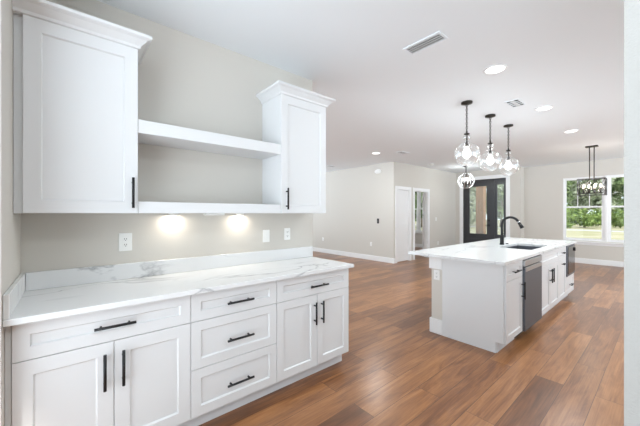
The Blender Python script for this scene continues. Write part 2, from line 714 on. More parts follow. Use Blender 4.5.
# front door: frame, leaf with tall glass, sidelight
dr = struct('door_3', MB().box(EX + .03, EX + .12, EY0, EY0 + .05, 0, EZ).box(EX + .03, EX + .12, EY1 - .05, EY1, 0, EZ)
            .box(EX + .03, EX + .12, EY0 + .05, EY1 - .05, EZ - .05, EZ).box(EX + .03, EX + .12, 3.62, 3.70, 0, EZ - .05), M['door_dark'])
lf = MB()
y0, y1 = 3.703, 4.547
gy0, gy1, gz0, gz1 = 3.845, 4.40, .69, 2.27
xa, xb = EX + .045, EX + .09
lf.box(xa, xb, y0, gy0, .02, EZ - .053).box(xa, xb, gy1, y1, .02, EZ - .053).box(xa, xb, gy0, gy1, .02, gz0).box(xa, xb, gy0, gy1, gz1, EZ - .053)
lf.box(xa - .012, xa, gy0 - .03, gy0, gz0 - .03, gz1 + .03).box(xa - .012, xa, gy1, gy1 + .03, gz0 - .03, gz1 + .03)
lf.box(xa - .012, xa, gy0, gy1, gz0 - .03, gz0).box(xa - .012, xa, gy0, gy1, gz1, gz1 + .03)
lf.box(xa - .01, xa, gy0 - .02, gy1 + .02, .16, .52, .008)
leaf = obj('door_leaf', lf, M['door_dark'], dr)
obj('glass_pane', MB().box(xa + .015, xa + .022, gy0, gy1, gz0, gz1), M['rain_glass'], leaf)
obj('door_handle', MB().cyl((xa, 3.775, 1.14), (xa - .02, 3.775, 1.14), .032, n=16).cyl((xa, 3.775, .98), (xa - .012, 3.775, .98), .032, n=16)
    .cyl((xa - .012, 3.775, .98), (xa - .05, 3.775, .98), .01).cyl((xa - .05, 3.765, .98), (xa - .05, 3.89, .98), .01), M['black'], leaf)
sl = MB()
sy0, sy1 = 3.36, 3.545
sl.box(xa, xb, EY0 + .05, sy0, .02, EZ - .05).box(xa, xb, sy1, 3.62, .02, EZ - .05).box(xa, xb, sy0, sy1, .02, gz0).box(xa, xb, sy0, sy1, gz1 + .03, EZ - .05)
side = obj('sidelight', sl, M['door_dark'], dr)
obj('glass_pane', MB().box(xa + .015, xa + .022, sy0, sy1, gz0, gz1 + .03), M['rain_glass'], side)


# ---------------------------------------------------------------- windows
def window(name, y0, y1, z0, z1, x):
    """double-hung unit in a wall at plane x, facing -X"""
    f = MB()
    fw = .03
    xo, xi = x + .03, x + .11
    f.box(xo, xi, y0, y0 + fw, z0, z1).box(xo, xi, y1 - fw, y1, z0, z1).box(xo, xi, y0 + fw, y1 - fw, z1 - fw, z1).box(xo, xi, y0 + fw, y1 - fw, z0, z0 + fw)
    o = struct(name, f, M['trim'])
    zm = z0 + (z1 - z0) * .53
    sw = .035
    for nm, a, c, xs in (('lower_sash', z0 + fw, zm + .022, xo + .012), ('upper_sash', zm - .022, z1 - fw, xo + .045)):
        s = MB()
        ya, yb = y0 + fw, y1 - fw
        xe = xs + .03
        s.box(xs, xe, ya, ya + sw, a, c).box(xs, xe, yb - sw, yb, a, c).box(xs, xe, ya + sw, yb - sw, a, a + sw + .005).box(xs, xe, ya + sw, yb - sw, c - sw, c)
        so = obj(nm, s, M['trim'], o)
        obj('glass_pane', MB().box(xs + .012, xs + .017, ya + sw, yb - sw, a + sw, c - sw), M['pane'], so)
        if nm == 'upper_sash':
            g = MB()
            for k in (1, 2):
                yy = ya + sw + (yb - ya - 2 * sw) * k / 3
                g.box(xs + .004, xs + .010, yy - .009, yy + .009, a + sw, c - sw)
            obj('muntins', g, M['trim'], so)
    return o


ym = (VY0 + VY1) / 2
window('window_1', ym + .025, VY1, VZ0, VZ1, GX)
window('window_2', VY0, ym - .025, VZ0, VZ1, GX)
struct('trim_window_mullion', MB().box(GX + .005, GX + .12, ym - .025, ym + .025, VZ0, VZ1), M['trim'])
struct('trim_window_sill', MB().box(GX - .05, GX + .03, VY0 - .09, VY1 + .09, VZ0 - .045, VZ0 - .02, .004).box(GX - .016, GX, VY0 - .07, VY1 + .07, VZ0 - .11, VZ0 - .045, .003), M['trim'])
bm_ = (BY0 + BY1) / 2
window('window_3', BY0, bm_ - .025, VZ0, VZ1, GX)
window('window_4', bm_ + .025, BY1, VZ0, VZ1, GX)
struct('trim_bedroom_mullion', MB().box(GX + .005, GX + .12, bm_ - .025, bm_ + .025, VZ0, VZ1), M['trim'])
struct('trim_bedroom_sill', MB().box(GX - .05, GX + .03, BY0 - .09, BY1 + .09, VZ0 - .045, VZ0 - .02, .004), M['trim'])

# ---------------------------------------------------------------- outside
struct('lawn', MB().box(11.3, 35.5, -25, 60, -.42, -.22), M['grass'])
struct('road', MB().box(35.5, 39, -25, 60, -.42, -.24), M['road'])
struct('verge', MB().box(39, 80, -25, 60, -.42, -.20), M['grass'])
struct('porch_slab', MB().box(10.95, 13.0, 2.2, 5.6, -.22, -.02), M['concrete'])
tag(obj('porch_post', MB().box(12.2, 12.46, 4.62, 4.90, -.02, 2.9, .01), M['timber']), 'brown timber porch post behind the front door glass', 'post')


def plant(name, x, y, h, rad, z0, leafmat, nleaf, size, label, cat, group, rnd, trunk=True, palm=False):
    r = thing(name, label, cat, (x, y, -.20), group)
    if trunk:
        pts = [(x + rnd.uniform(-.1, .1) * i, y + rnd.uniform(-.1, .1) * i, -.22 + (h * .75) * i / 4) for i in range(5)]
        obj('trunk', MB().tube(pts, .1, 8, radii=[.035 * h * (1 - .18 * i) * .5 for i in range(5)]), M['bark'], r)
    b = MB()
    bm = b.bm
    # clumps so the crown has an uneven outline
    clumps = [(Vector((rnd.uniform(-.5, .5) * rad, rnd.uniform(-.5, .5) * rad, z0 + rnd.uniform(.12, .92) * (h - z0))), rad * rnd.uniform(.35, .6)) for _ in range(12)]
    for _ in range(nleaf):
        c, cr_ = rnd.choice(clumps)
        d = Vector((rnd.gauss(0, 1), rnd.gauss(0, 1), rnd.gauss(0, 1))).normalized() * cr_ * rnd.uniform(.55, 1.05)
        p = c + d
        p.z = max(p.z, z0 * .5 + .05)
        n = (d.normalized() + Vector((rnd.uniform(-.8, .8), rnd.uniform(-.8, .8), rnd.uniform(-.3, 1.0)))).normalized()
        u = n.orthogonal().normalized()
        u = Matrix.Rotation(rnd.uniform(0, 6.28), 3, n) @ u
        v = n.cross(u)
        s = size * rnd.uniform(.6, 1.3)
        wv = .28 if palm else .45
        q = [p - u * s * .9, p + v * s * wv - u * s * .1 + n * s * .1, p + u * s * .9 - n * s * .15, p - v * s * wv - u * s * .1 + n * s * .1]
        bm.faces.new([bm.verts.new(Vector((x, y, -.2)) + t) for t in q])
    obj('foliage', b, leafmat, r)
    return r


rnd = random.Random(11)
sx_, cx_ = math.sin(math.radians(YAW)), math.cos(math.radians(YAW))


def at(d, px):          # ground point at depth d on the line of sight through column px of the photograph
    rr = (px - 320) / F_PX * d
    return cx_ * d + sx_ * rr, sx_ * d - cx_ * rr


low = [('window_1 left', 'broad bright green shrub across the road, left in the first window'),
       ('', 'broad bright green shrub across the road, middle of the first window'),
       ('', 'broad bright green shrub across the road, right in the first window'),
       ('', 'broad bright green shrub across the road behind the window mullion'),
       ('', 'broad bright green shrub across the road in the second window')]
for (px, d, h, rad), (_, lb) in zip(((566, 31.2, 2.1, 1.0), (579, 33.4, 1.9, 1.0), (591, 31.0, 2.0, 1.0), (605, 33.4, 1.9, 1.0), (619, 31.2, 1.7, 1.0)), low):
    x, y = at(d, px)
    plant('shrub', x, y, h, rad, .2, M['leaf_bright'], 900, .26, lb, 'shrub', 'shrubs across the road', rnd, False, True)
trees = [
    (566, 41, 9, 1.9, 'leaf_mid', 'mid green tree behind the shrubs at the left edge of the first window'),
    (583, 47, 10, 2.2, 'leaf_pale', 'pale grey-green tall tree farthest back in the first window'),
    (598, 41, 9.5, 1.9, 'leaf_pale', 'pale grey-green tree behind the chandelier in the first window'),
    (613, 47, 11, 2.2, 'leaf_dark', 'dark green tall tree farthest back in the second window'),
    (626, 41, 9, 1.9, 'leaf_mid', 'mid green tree at the right of the second window'),
    (574, 54, 11, 2.2, 'leaf_mid', 'mid green distant tree filling the gap left in the first window'),
    (604, 55, 12, 2.4, 'leaf_mid', 'mid green distant tree filling the gap beside the window mullion'),
    (466, 33, 7, 1.9, 'leaf_pale', 'pale green tree seen through the left of the front door glass'),
    (484, 38, 8, 2.2, 'leaf_mid', 'mid green tree seen behind the porch post'),
    (501, 34, 9, 1.9, 'leaf_mid', 'mid green tree seen through the narrow sidelight'),
    (407, 26, 8, 1.8, 'leaf_dark', 'dark green tree seen through the bedroom window, left'),
    (421, 34, 9, 1.9, 'leaf_mid', 'mid green tree seen through the bedroom window, middle'),
    (436, 28, 8, 1.7, 'leaf_dark', 'dark green tree seen through the bedroom window, right'),
]
for px, d, h, rad, mm, lb in trees:
    x, y = at(d, px)
    plant('tree', x, y, h, rad, .7, M[mm], 1800, .34, lb, 'tree', 'trees beyond the road', rnd)


# ---------------------------------------------------------------- cabinetry
def pull(parent, a, c, material=None, off=.032, r=.0074, out=(0, -1, 0)):
    """bar pull between points a and c on the front plane"""
    a, c, out = Vector(a), Vector(c), Vector(out)
    b = MB()
    b.cyl(a + out * off, c + out * off, r, n=10)
    for t in (.16, .84):
        p = a.lerp(c, t)
        b.cyl(p - out * .001, p + out * off, r * .8, n=8)
    return obj('handle', b, material or M['black'], parent)


def hpull(parent, xc, z, y, ln=.188):
    pull(parent, (xc - ln / 2, y, z), (xc + ln / 2, y, z))


def vpull(parent, x, z0, z1, y):
    pull(parent, (x, y, z0), (x, y, z1))


def base_cabinet(label, x0, x1, yf, yb, group, shell=None, filler=None, extra_toe=0.0, toe_d=.078, toe_mat=None):
    r = thing('base_cabinet', label, 'cabinet', ((x0 + x1) / 2, (yf + yb) / 2, 0), group)
    b = MB()
    yc = yf + .0205
    if shell:
        t = .018
        b.box(x0, x0 + t, yc, yb, .11, .884).box(x1 - t, x1, yc, yb, .11, .884).box(x0 + t, x1 - t, yb - t, yb, .11, .884)
        b.box(x0 + t, x1 - t, yc, yb - t, .11, .128)
        if shell == 'microwave':
            b.box(x0 + t, x1 - t, yc, yb - t, .388, .406).box(x0 + t, x1 - t, yc, yb - t, .866, .884)
        else:
            b.box(x0 + t, x1 - t, yc, yc + .018, .128, .884)
    else:
        b.box(x0, x1, yc, yb, .11, .884)
    obj('carcass', b, M['cab'], r)
    obj('toe_kick', MB().box(x0, x1 - extra_toe, yf + toe_d, yf + toe_d + .016, 0, .11), toe_mat or M['toe'], r)
    return r


def front(parent, name, x0, x1, z0, z1, yf, fr=.058):
    g = .0017
    return obj(name, MB().shaker(x0 + g, x1 - g, z0 + g, z1 - g, yf, fr=fr), M['cab'], parent)


CY = 1.886
C = [-.198, .566, 1.178, 1.944]
grp = 'base cabinets under the long worktop'
k1 = base_cabinet('leftmost white base cabinet, one wide drawer over two shaker doors, beside the side wall', C[0], C[1], CY, WY - .003, grp)
obj('filler_strip', MB().box(SX + .001, C[0] - .001, CY + .012, CY + .03, 0, .884), M['cab'], k1)
f = front(k1, 'drawer', C[0], C[1], .702, .880, CY)
hpull(f, (C[0] + C[1]) / 2, .787, CY, .18)
xm = (C[0] + C[1]) / 2 - .005
f = front(k1, 'door', C[0], xm, .11, .702, CY, .068)
vpull(f, .138, .465, .65, CY)
f = front(k1, 'door', xm, C[1], .11, .702, CY, .068)
vpull(f, .218, .465, .65, CY)
k2 = base_cabinet('middle white base cabinet with three stacked shaker drawers', C[1], C[2], CY, WY - .003, grp)
for z0, z1, zh in ((.702, .880, .782), (.405, .702, .537), (.11, .405, .242)):
    f = front(k2, 'drawer', C[1], C[2], z0, z1, CY)
    hpull(f, (C[1] + C[2]) / 2 + .009, zh, CY)
k3 = base_cabinet('rightmost white base cabinet, drawer over two doors at the open worktop end', C[2], C[3], CY, WY - .003, grp, extra_toe=.012)
f = front(k3, 'drawer', C[2], C[3], .702, .880, CY)
hpull(f, 1.575, .776, CY)
xm = 1.569
f = front(k3, 'door', C[2], xm, .11, .702, CY, .062)
vpull(f, 1.537, .462, .643, CY)
f = front(k3, 'door', xm, C[3], .11, .702, CY, .062)
vpull(f, 1.614, .462, .643, CY)

wt = thing('worktop', 'long white veined quartz worktop on the wall-side base cabinets', 'worktop', (.87, 2.15, .884))
obj('slab', MB().box(SX + .001, 1.962, 1.836, WY - .001, .8845, .914, .003, 2), M['quartz'], wt)
obj('backsplash', MB().box(C[0] + .001, 1.972, WY - .021, WY - .001, .9145, 1.022, .002), M['quartz'], wt)
obj('side_splash', MB().box(SX + .001, C[0], 1.84, WY - .001, .9145, 1.022, .002), M['quartz'], wt)

# ---- wall cabinets
UY = 2.135
UT = 2.404


def crown(x0, x1, yf, yb, left, right):
    b = MB()
    R = []
    for p, z in ((.001, 2.392), (.010, 2.396), (.014, 2.410), (.045, 2.440), (.062, 2.448), (.066, 2.452), (.066, 2.468), (0.0, 2.468)):
        xa = x0 - (p if left else 0)
        xb = x1 + (p if right else 0)
        R.append([b.bm.verts.new(q) for q in ((xa, yb, z), (xa, yf - p, z), (xb, yf - p, z), (xb, yb, z))])
    for A, B in zip(R, R[1:]):
        for i in range(4):
            j = (i + 1) % 4
            b.bm.faces.new((A[i], A[j], B[j], B[i]))
    b.bm.faces.new(R[0][::-1])
    b.bm.faces.new(R[-1])
    return b


def wall_cabinet(label, x0, x1, hx, left, right, filler=None):
    r = thing('wall_cabinet', label, 'cabinet', ((x0 + x1) / 2, UY + .16, H), 'wall cabinets')
    obj('carcass', MB().box(x0, x1, UY + .0205, WY - .001, H, UT), M['cab'], r)
    d = obj('door', MB().shaker(x0 + .001, x1 - .001, H + .001, UT - .012, UY, fr=.068, rec=.010), M['cab'], r)
    vpull(d, hx, 1.405, 1.59, UY)
    if filler:
        obj('filler_strip', MB().box(filler, x0 - .0005, UY + .024, UY + .042, H, UT), M['cab'], r)
    obj('crown_molding', crown(filler or x0, x1, UY, WY - .001, left, right), M['cab'], r)
    return r


wall_cabinet('white shaker wall cabinet in the left corner with crown moulding', -.184, .3255, .296, False, True, SX + .001)
wall_cabinet('white shaker wall cabinet at the right end of the shelves with crown moulding', 1.378, 1.888, 1.428, True, True)
tag(obj('floating_shelf', MB().box(.3265, 1.377, UY + .004, WY - .001, 1.876, 1.96, .002), M['cab']), 'upper thick white shelf between the two wall cabinets', 'shelf', 'thick white shelves')
tag(obj('floating_shelf', MB().box(.3265, 1.377, UY + .004, WY - .001, 1.3725, 1.446, .002), M['cab']), 'lower thick white shelf with lights beneath it, level with the wall cabinet bottoms', 'shelf', 'thick white shelves')


def puck(x, label):
    r = thing('puck_light', label, 'light', (x, 2.418, 1.357), 'under-shelf lights')
    obj('housing', MB().lathe([(0, 1.372), (.034, 1.372), (.034, 1.360), (.028, 1.358), (.028, 1.362), (0, 1.362)], (x, 2.418), 24), M['plastic'], r)
    obj('diffuser', MB().lathe([(0, 1.3605), (.026, 1.3605)], (x, 2.418), 24), M['lit'], r)
    lamp('puck_lamp', 'AREA', (x, 2.418, 1.3575), 1.0, r, (1, .90, .76), .05)
    return r


puck(.60, 'left round light glowing under the lower white shelf')
puck(1.135, 'right round light glowing under the lower white shelf')
tag(obj('light_driver', MB().box(.80, .95, 2.30, 2.36, 1.356, 1.3720, .003), M['plastic']), 'small white box under the lower shelf between its two lights', 'junction box')


# ---- outlets and switch plates
def plate(label, c, normal, kind, w=.072, h=.116, cat=None, group=None, z=None, material=None):
    """c is the centre of the plate back on the wall; built facing -Y then turned"""
    nm = {'outlet': 'wall_outlet', 'double': 'wall_outlet', 'switch': 'light_switch', 'blank': 'light_switch'}[kind]
    r = thing(nm, label, cat or ('outlet' if kind in ('outlet', 'double') else 'switch'), (c[0], c[1], c[2] - h / 2), group)
    R = {'-Y': 0, '-X': -math.pi / 2}[normal]
    T = Matrix.Translation(c) @ Matrix.Rotation(R, 4, 'Z')
    obj('cover_plate', MB().box(-w / 2, w / 2, -.006, 0, -h / 2, h / 2, .0025).rot(T), material or M['plastic'], r)
    if kind in ('outlet', 'double'):
        for s in (-1, 1):
            o = obj('socket', MB().box(-.017, .017, -.0085, -.006, s * .020 - .014, s * .020 + .014, .002).rot(T), M['plastic'], r)
            obj('slots', MB().box(-.0075, -.0045, -.0092, -.0086, s * .02 - .002, s * .02 + .008).box(.0045, .0075, -.0092, -.0086, s * .02 - .002, s * .02 + .008)
                .box(-.0025, .0025, -.0092, -.0086, s * .02 - .010, s * .02 - .005).rot(T), M['slot'], o)
    else:
        obj('rocker', MB().box(-.017, .017, -.010, -.006, -.034, .034, .002).rot(T), M['plastic'] if material is None else M['slot'], r)
    return r


g = 'plates on the backsplash wall'
plate('white outlet on the wall under the left wall cabinet', (.299, WY, 1.171), '-Y', 'outlet', .078, .125, group=g)
plate('white rocker plate under the shelf end, left one of the close pair', (1.418, WY, 1.158), '-Y', 'switch', group=g)
plate('white outlet under the right wall cabinet, right one of the close pair', (1.656, WY, 1.166), '-Y', 'outlet', group=g)
plate('white outlet low on the grey living wall near its hidden left end', (FX, 7.808, .475), '-X', 'outlet', group='plates on the far walls')
plate('white outlet low on the grey living wall near the closet door', (FX, 5.652, .47), '-X', 'outlet', group='plates on the far walls')
plate('black switch at hand height on the grey living wall', (FX, 5.393, 1.152), '-X', 'switch', .075, .14, material=M['black'])
plate('white switch on the hall wall between bedroom doorway and front door', (9.04, HY, 1.189), '-Y', 'switch', group='plates on the far walls')
plate('white outlet low on the hall wall between bedroom doorway and front door', (9.17, HY, .404), '-Y', 'outlet', group='plates on the far walls')
ov = MB().lathe([(0, 0), (.12, 0), (.115, .018), (.09, .026), (0, .028)], (0, 0), 28)  # flat white disc in place of a spot of light on the wall
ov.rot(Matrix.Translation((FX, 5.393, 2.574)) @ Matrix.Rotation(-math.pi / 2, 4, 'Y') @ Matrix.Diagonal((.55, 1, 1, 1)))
tag(obj('wall_light_spot', ov, M['plastic']), 'white oval disc standing for a light spot high on the grey living wall', 'light spot')

# ---------------------------------------------------------------- island
IF = 1.010                     # door front plane
IB = 1.640                     # back of the cabinets
IX = [3.212, 3.705, 4.365, 5.33, 5.790, 6.372]
grp = 'island cabinets'
ep = MB()
ep.box(3.190, 3.2105, IF + .085, IB, 0, .884).box(3.190, 3.2105, IF + .018, IF + .085, .11, .884)
tag(obj('end_panel', ep, M['cab']), 'plain white end panel closing the near end of the island', 'panel')
i1 = base_cabinet('island base cabinet beside the dishwasher, narrow drawer over single door', IX[0], IX[1], IF, IB - .002, grp)
f = front(i1, 'drawer', IX[0], IX[1], .702, .880, IF)
hpull(f, (IX[0] + IX[1]) / 2 + .0, .785, IF)
f = front(i1, 'door', IX[0], IX[1], .11, .702, IF)
vpull(f, IX[1] - .035, .462, .645, IF)

# dishwasher
dx0, dx1 = IX[1] + .004, IX[2] - .004
dw = thing('dishwasher', 'stainless steel dishwasher built into the island', 'dishwasher', ((dx0 + dx1) / 2, IF + .3, 0))
obj('tub', MB().box(dx0 + .01, dx1 - .01, IF + .03, IB - .01, .10, .868), M['steel'], dw)
obj('door', MB().box(dx0, dx1, IF - .022, IF + .028, .105, .775, .004).box(dx0, dx1, IF + .004, IF + .028, .775, .80), M['steel'], dw)
obj('control_panel', MB().box(dx0, dx1, IF - .022, IF + .028, .80, .866, .004), M['steel_light'], dw)
obj('handle', MB().box(dx0 + .02, dx1 - .02, IF - .026, IF - .010, .742, .790, .004), M['steel_light'], dw)
obj('top_gasket', MB().box(dx0, dx1, IF - .01, IF + .1, .868, .882), M['slot'], dw)
obj('toe_panel', MB().box(dx0, dx1, IF + .08, IF + .09, 0, .10), M['slot'], dw)

i2 = base_cabinet('island sink base cabinet with two doors right of the dishwasher', IX[2], IX[3], IF, IB - .002, grp, shell='sink')
front(i2, 'false_drawer_front', IX[2], IX[3], .702, .880, IF)
xm = 4.86
f = front(i2, 'door', IX[2], xm, .11, .702, IF)
vpull(f, xm - .044, .462, .645, IF)
f = front(i2, 'door', xm, IX[3], .11, .702, IF)
vpull(f, xm + .044, .462, .645, IF)
i3 = base_cabinet('narrow island cabinet between sink cabinet and microwave, drawer over door', IX[3], IX[4], IF, IB - .002, grp)
f = front(i3, 'drawer', IX[3], IX[4], .702, .880, IF)
hpull(f, (IX[3] + IX[4]) / 2, .79, IF, .15)
f = front(i3, 'door', IX[3], IX[4], .11, .702, IF)
hpull(f, (IX[3] + IX[4]) / 2, .625, IF, .15)
i4 = base_cabinet('island end cabinet holding the microwave above one drawer', IX[4], IX[5], IF, IB - .002, grp, shell='microwave')
f = front(i4, 'drawer', IX[4], IX[5], .11, .395, IF)
hpull(f, (IX[4] + IX[5]) / 2, .245, IF, .16)
mx0, mx1 = IX[4] + .022, IX[5] - .022
mw = thing('microwave', 'black glass built-in microwave at the far end of the island', 'microwave', ((mx0 + mx1) / 2, IF + .2, .407))
obj('body', MB().box(mx0, mx1, IF + .03, IB - .08, .407, .862), M['steel'], mw)
obj('trim_frame', MB().box(IX[4] + .004, IX[5] - .004, IF - .012, IF + .019, .40, .43).box(IX[4] + .004, IX[5] - .004, IF - .012, IF + .019, .852, .880)
    .box(IX[4] + .004, IX[4] + .05, IF - .012, IF + .019, .43, .852).box(IX[5] - .03, IX[5] - .004, IF - .012, IF + .019, .43, .852), M['steel'], mw)
obj('door', MB().box(IX[4] + .05, IX[5] - .17, IF - .020, IF + .028, .43, .852, .003), M['glass_black'], mw)
obj('control_panel', MB().box(IX[5] - .168, IX[5] - .03, IF - .018, IF + .028, .43, .852, .003), M['glass_black'], mw)
obj('knob', MB().cyl((IX[5] - .09, IF - .018, .79), (IX[5] - .09, IF - .034, .79), .03, n=18), M['black'], mw)

# half wall carrying the island's seating side
hwl = thing('half_wall', 'grey half wall behind the island cabinets with white base and cap', 'half wall', (4.78, 1.71, 0))
obj('body', MB().box(3.206, 6.37, IB + .001, 1.776, 0, .8835), M['wall'], hwl)
obj('baseboard', MB().box(3.188, 6.384, IB + .0015, 1.794, 0, .165, .004), M['trim'], hwl)
obj('cap_trim', MB().box(3.184, 6.384, IB + .0015, 1.798, .738, .8835, .003), M['trim'], hwl)
plate('white outlet on the near end of the half wall under the worktop overhang', (3.206, 1.712, .668), '-X', 'outlet', .07, .112)

# island worktop with sink cutout
X0, X1, Y0, Y1 = 3.09, 6.40, .982, 2.011
HX0, HX1, HY0, HY1 = 4.41, 5.22, 1.105, 1.49
b = MB()
bm = b.bm
zt, zb = .914, .8845
V = {}
for key, (xa_, xb_, ya_, yb_) in (('o', (X0, X1, Y0, Y1)), ('i', (HX0, HX1, HY0, HY1))):
    for z in (zt, zb):
        V[key, z] = [bm.verts.new((px_, py_, z)) for px_, py_ in ((xa_, ya_), (xb_, ya_), (xb_, yb_), (xa_, yb_))]
for i in range(4):
    j = (i + 1) % 4
    bm.faces.new((V['o', zt][i], V['o', zt][j], V['i', zt][j], V['i', zt][i]))
    bm.faces.new((V['o', zb][i], V['i', zb][i], V['i', zb][j], V['o', zb][j]))
    bm.faces.new((V['o', zt][i], V['o', zb][i], V['o', zb][j], V['o', zt][j]))
    bm.faces.new((V['i', zt][i], V['i', zt][j], V['i', zb][j], V['i', zb][i]))
tag(obj('worktop', b, M['quartz']), 'white quartz worktop of the island with sink cutout', 'worktop')

# sink
sk = thing('sink', 'undermount stainless sink in the island worktop', 'sink', ((HX0 + HX1) / 2, (HY0 + HY1) / 2, .70))
b = MB()
bm = b.bm
rings = []
for (dx, z) in ((-.02, .8838), (.003, .8838), (.008, .72), (.03, .70)):
    rings.append([bm.verts.new(q) for q in ((HX0 + dx, HY0 + dx, z), (HX1 - dx, HY0 + dx, z), (HX1 - dx, HY1 - dx, z), (HX0 + dx, HY1 - dx, z))])
for A, B in zip(rings, rings[1:]):
    for i in range(4):
        j = (i + 1) % 4
        bm.faces.new((A[i], A[j], B[j], B[i]))
bm.faces.new(rings[-1])
obj('basin', b, M['steel'], sk)
cxs, cys = (HX0 + HX1) / 2, (HY0 + HY1) / 2
obj('drain', MB().lathe([(0, .7015), (.03, .7015), (.045, .703), (.045, .7005)], (cxs, cys), 20), M['chrome'], sk)

# faucet
fx, fy = 4.830, 1.575
fc = thing('faucet', 'matte black gooseneck pull-down faucet behind the sink', 'faucet', (fx, fy, .914))
obj('base', MB().lathe([(0, .9145), (.030, .9145), (.030, .925), (.026, .935), (.0245, 1.03), (.021, 1.05), (.016, 1.055), (0, 1.055)], (fx, fy), 20), M['black'], fc)
pts = [(fx, fy, 1.045), (fx, fy, 1.13), (fx, fy, 1.21)]
R_ = .105
dirx, diry = .12, -.993
for i in range(1, 13):
    a = math.pi * (i / 12.0) * .87
    s_ = R_ * (1 - math.cos(a))
    pts.append((fx + dirx * s_, fy + diry * s_, 1.21 + R_ * math.sin(a)))
obj('spout', MB().tube(pts, .0175, 12), M['black'], fc)
pe, pd = Vector(pts[-1]), (Vector(pts[-1]) - Vector(pts[-2])).normalized()
obj('collar', MB().cyl(pe - pd * .004, pe + pd * .010, .0175, n=14), M['chrome'], fc)
obj('spray_head', MB().cyl(pe + pd * .010, pe + pd * .04, .0185, .02, n=14).cyl(pe + pd * .04, pe + pd * .10, .02, .027, n=14), M['black'], fc)
obj('lever', MB().cyl((fx + .018, fy, .985), (fx + .05, fy, .99), .012, n=12).cyl((fx + .048, fy, .988), (fx + .075, fy - .01, 1.05), .0065, n=10), M['black'], fc)
tag(obj('air_switch', MB().lathe([(0, .9145), (.022, .9145), (.022, .920), (.014, .921), (.014, .926), (0, .926)], (5.00, 1.56), 18), M['black']),
    'small round black push button on the island worktop beside the faucet', 'button')


# ---------------------------------------------------------------- ceiling fittings
def downlight(loc, label):
    x, y = loc
    r = thing('recessed_light', label, 'light', (x, y, CZ - .012), 'recessed ceiling lights')
    obj('trim_ring', MB().lathe([(.082, CZ - .004), (.084, CZ - .010), (.100, CZ - .008), (.104, CZ), (.082, CZ)], (x, y), 32), M['trim'], r)
    obj('diffuser', MB().lathe([(0, CZ - .006), (.083, CZ - .006)], (x, y), 32), M['lit'], r)
    lamp('recessed_lamp', 'AREA', (x, y, CZ - .02), DOWN_POWER, r, (.90, .97, 1), .16)
    return r


d0 = downlight((3.188, 1.10), 'recessed ceiling light nearest the camera, above the near end of the island')
dup(d0, (4.871, 1.081, CZ - .012), 'recessed ceiling light beyond the small vent, second of the row over the island')
dup(d0, (6.586, 1.082, CZ - .012), 'recessed ceiling light nearest the chandelier, last of the row over the island')
dup(d0, (5.493, 4.441, CZ - .012), 'recessed ceiling light near the grey living wall')
for q, lb in (((5.0, -.61), 'added unseen recessed light in the dining side, beside the island'), ((6.586, -.61), 'added unseen recessed light in the dining side, behind the near wall'), ((8.28, -.61), 'added unseen recessed light in the dining side, nearest the window wall'),
              ((.30, -.6), 'added unseen recessed light behind the camera'),
              ((3.2, 4.44), 'added unseen recessed light in the living area behind the cabinet wall'), ((3.2, 7.2), 'added unseen recessed light in the living area, far back'),
              ((9.2, 6.6), 'added unseen ceiling light inside the bedroom')):
    dup(d0, (*q, CZ - .012), lb)  # unseen downlights added to brighten floor, ceiling and back rooms


def vent(x0, x1, y0, y1, label, along, n, fr=.03, bars=False):
    r = thing('ceiling_vent', label, 'vent', ((x0 + x1) / 2, (y0 + y1) / 2, CZ - .01), 'ceiling vents')
    z0, z1 = CZ - .010, CZ
    obj('frame', MB().box(x0 - fr, x0, y0 - fr, y1 + fr, z0, z1, .002).box(x1, x1 + fr, y0 - fr, y1 + fr, z0, z1, .002)
        .box(x0, x1, y0 - fr, y0, z0, z1, .002).box(x0, x1, y1, y1 + fr, z0, z1, .002), M['ceiling'], r)
    obj('duct_opening', MB().box(x0, x1, y0, y1, CZ - .002, CZ - .0005), M['vent_dark'], r)
    for k in range(n):
        t = (k + .5) / n
        sm = MB()
        if along == 'Y':
            xx = x0 + (x1 - x0) * t
            hw_ = (x1 - x0) / n * .15
            sm.box(xx - hw_, xx + hw_, y0, y1, CZ - .009, CZ - .003)
        else:
            yy = y0 + (y1 - y0) * t
            hw_ = (y1 - y0) / n * .15
            sm.box(x0, x1, yy - hw_, yy + hw_, CZ - .009, CZ - .003)
        obj('slat', sm, M['vent_slat'], r)
    if bars:
        for k in (1, 2, 3):
            xx = x0 + (x1 - x0) * k / 4
            obj('divider', MB().box(xx - .008, xx + .008, y0, y1, z0, CZ - .003), M['ceiling'], r)
    return r


vent(2.205, 2.318, 1.165, 1.462, 'long louvered ceiling vent nearest the camera', 'Y', 4, .018)
vent(4.235, 4.50, 1.205, 1.335, 'small ceiling vent with four openings beside the pendants', 'X', 1, .016, bars=True)
vent(5.78, 6.04, 3.94, 4.08, 'ceiling vent above the living area near the hall corner', 'X', 4)
vent(5.84, 6.10, 6.46, 6.60, 'ceiling vent partly hidden behind the right wall cabinet', 'X', 4)
tag(obj('smoke_detector', MB().lathe([(0, CZ - .035), (.05, CZ - .035), (.065, CZ - .022), (.07, CZ)], (7.92, 4.41), 24), M['plastic']), 'small white smoke detector on the ceiling before the bedroom doorway', 'smoke detector')


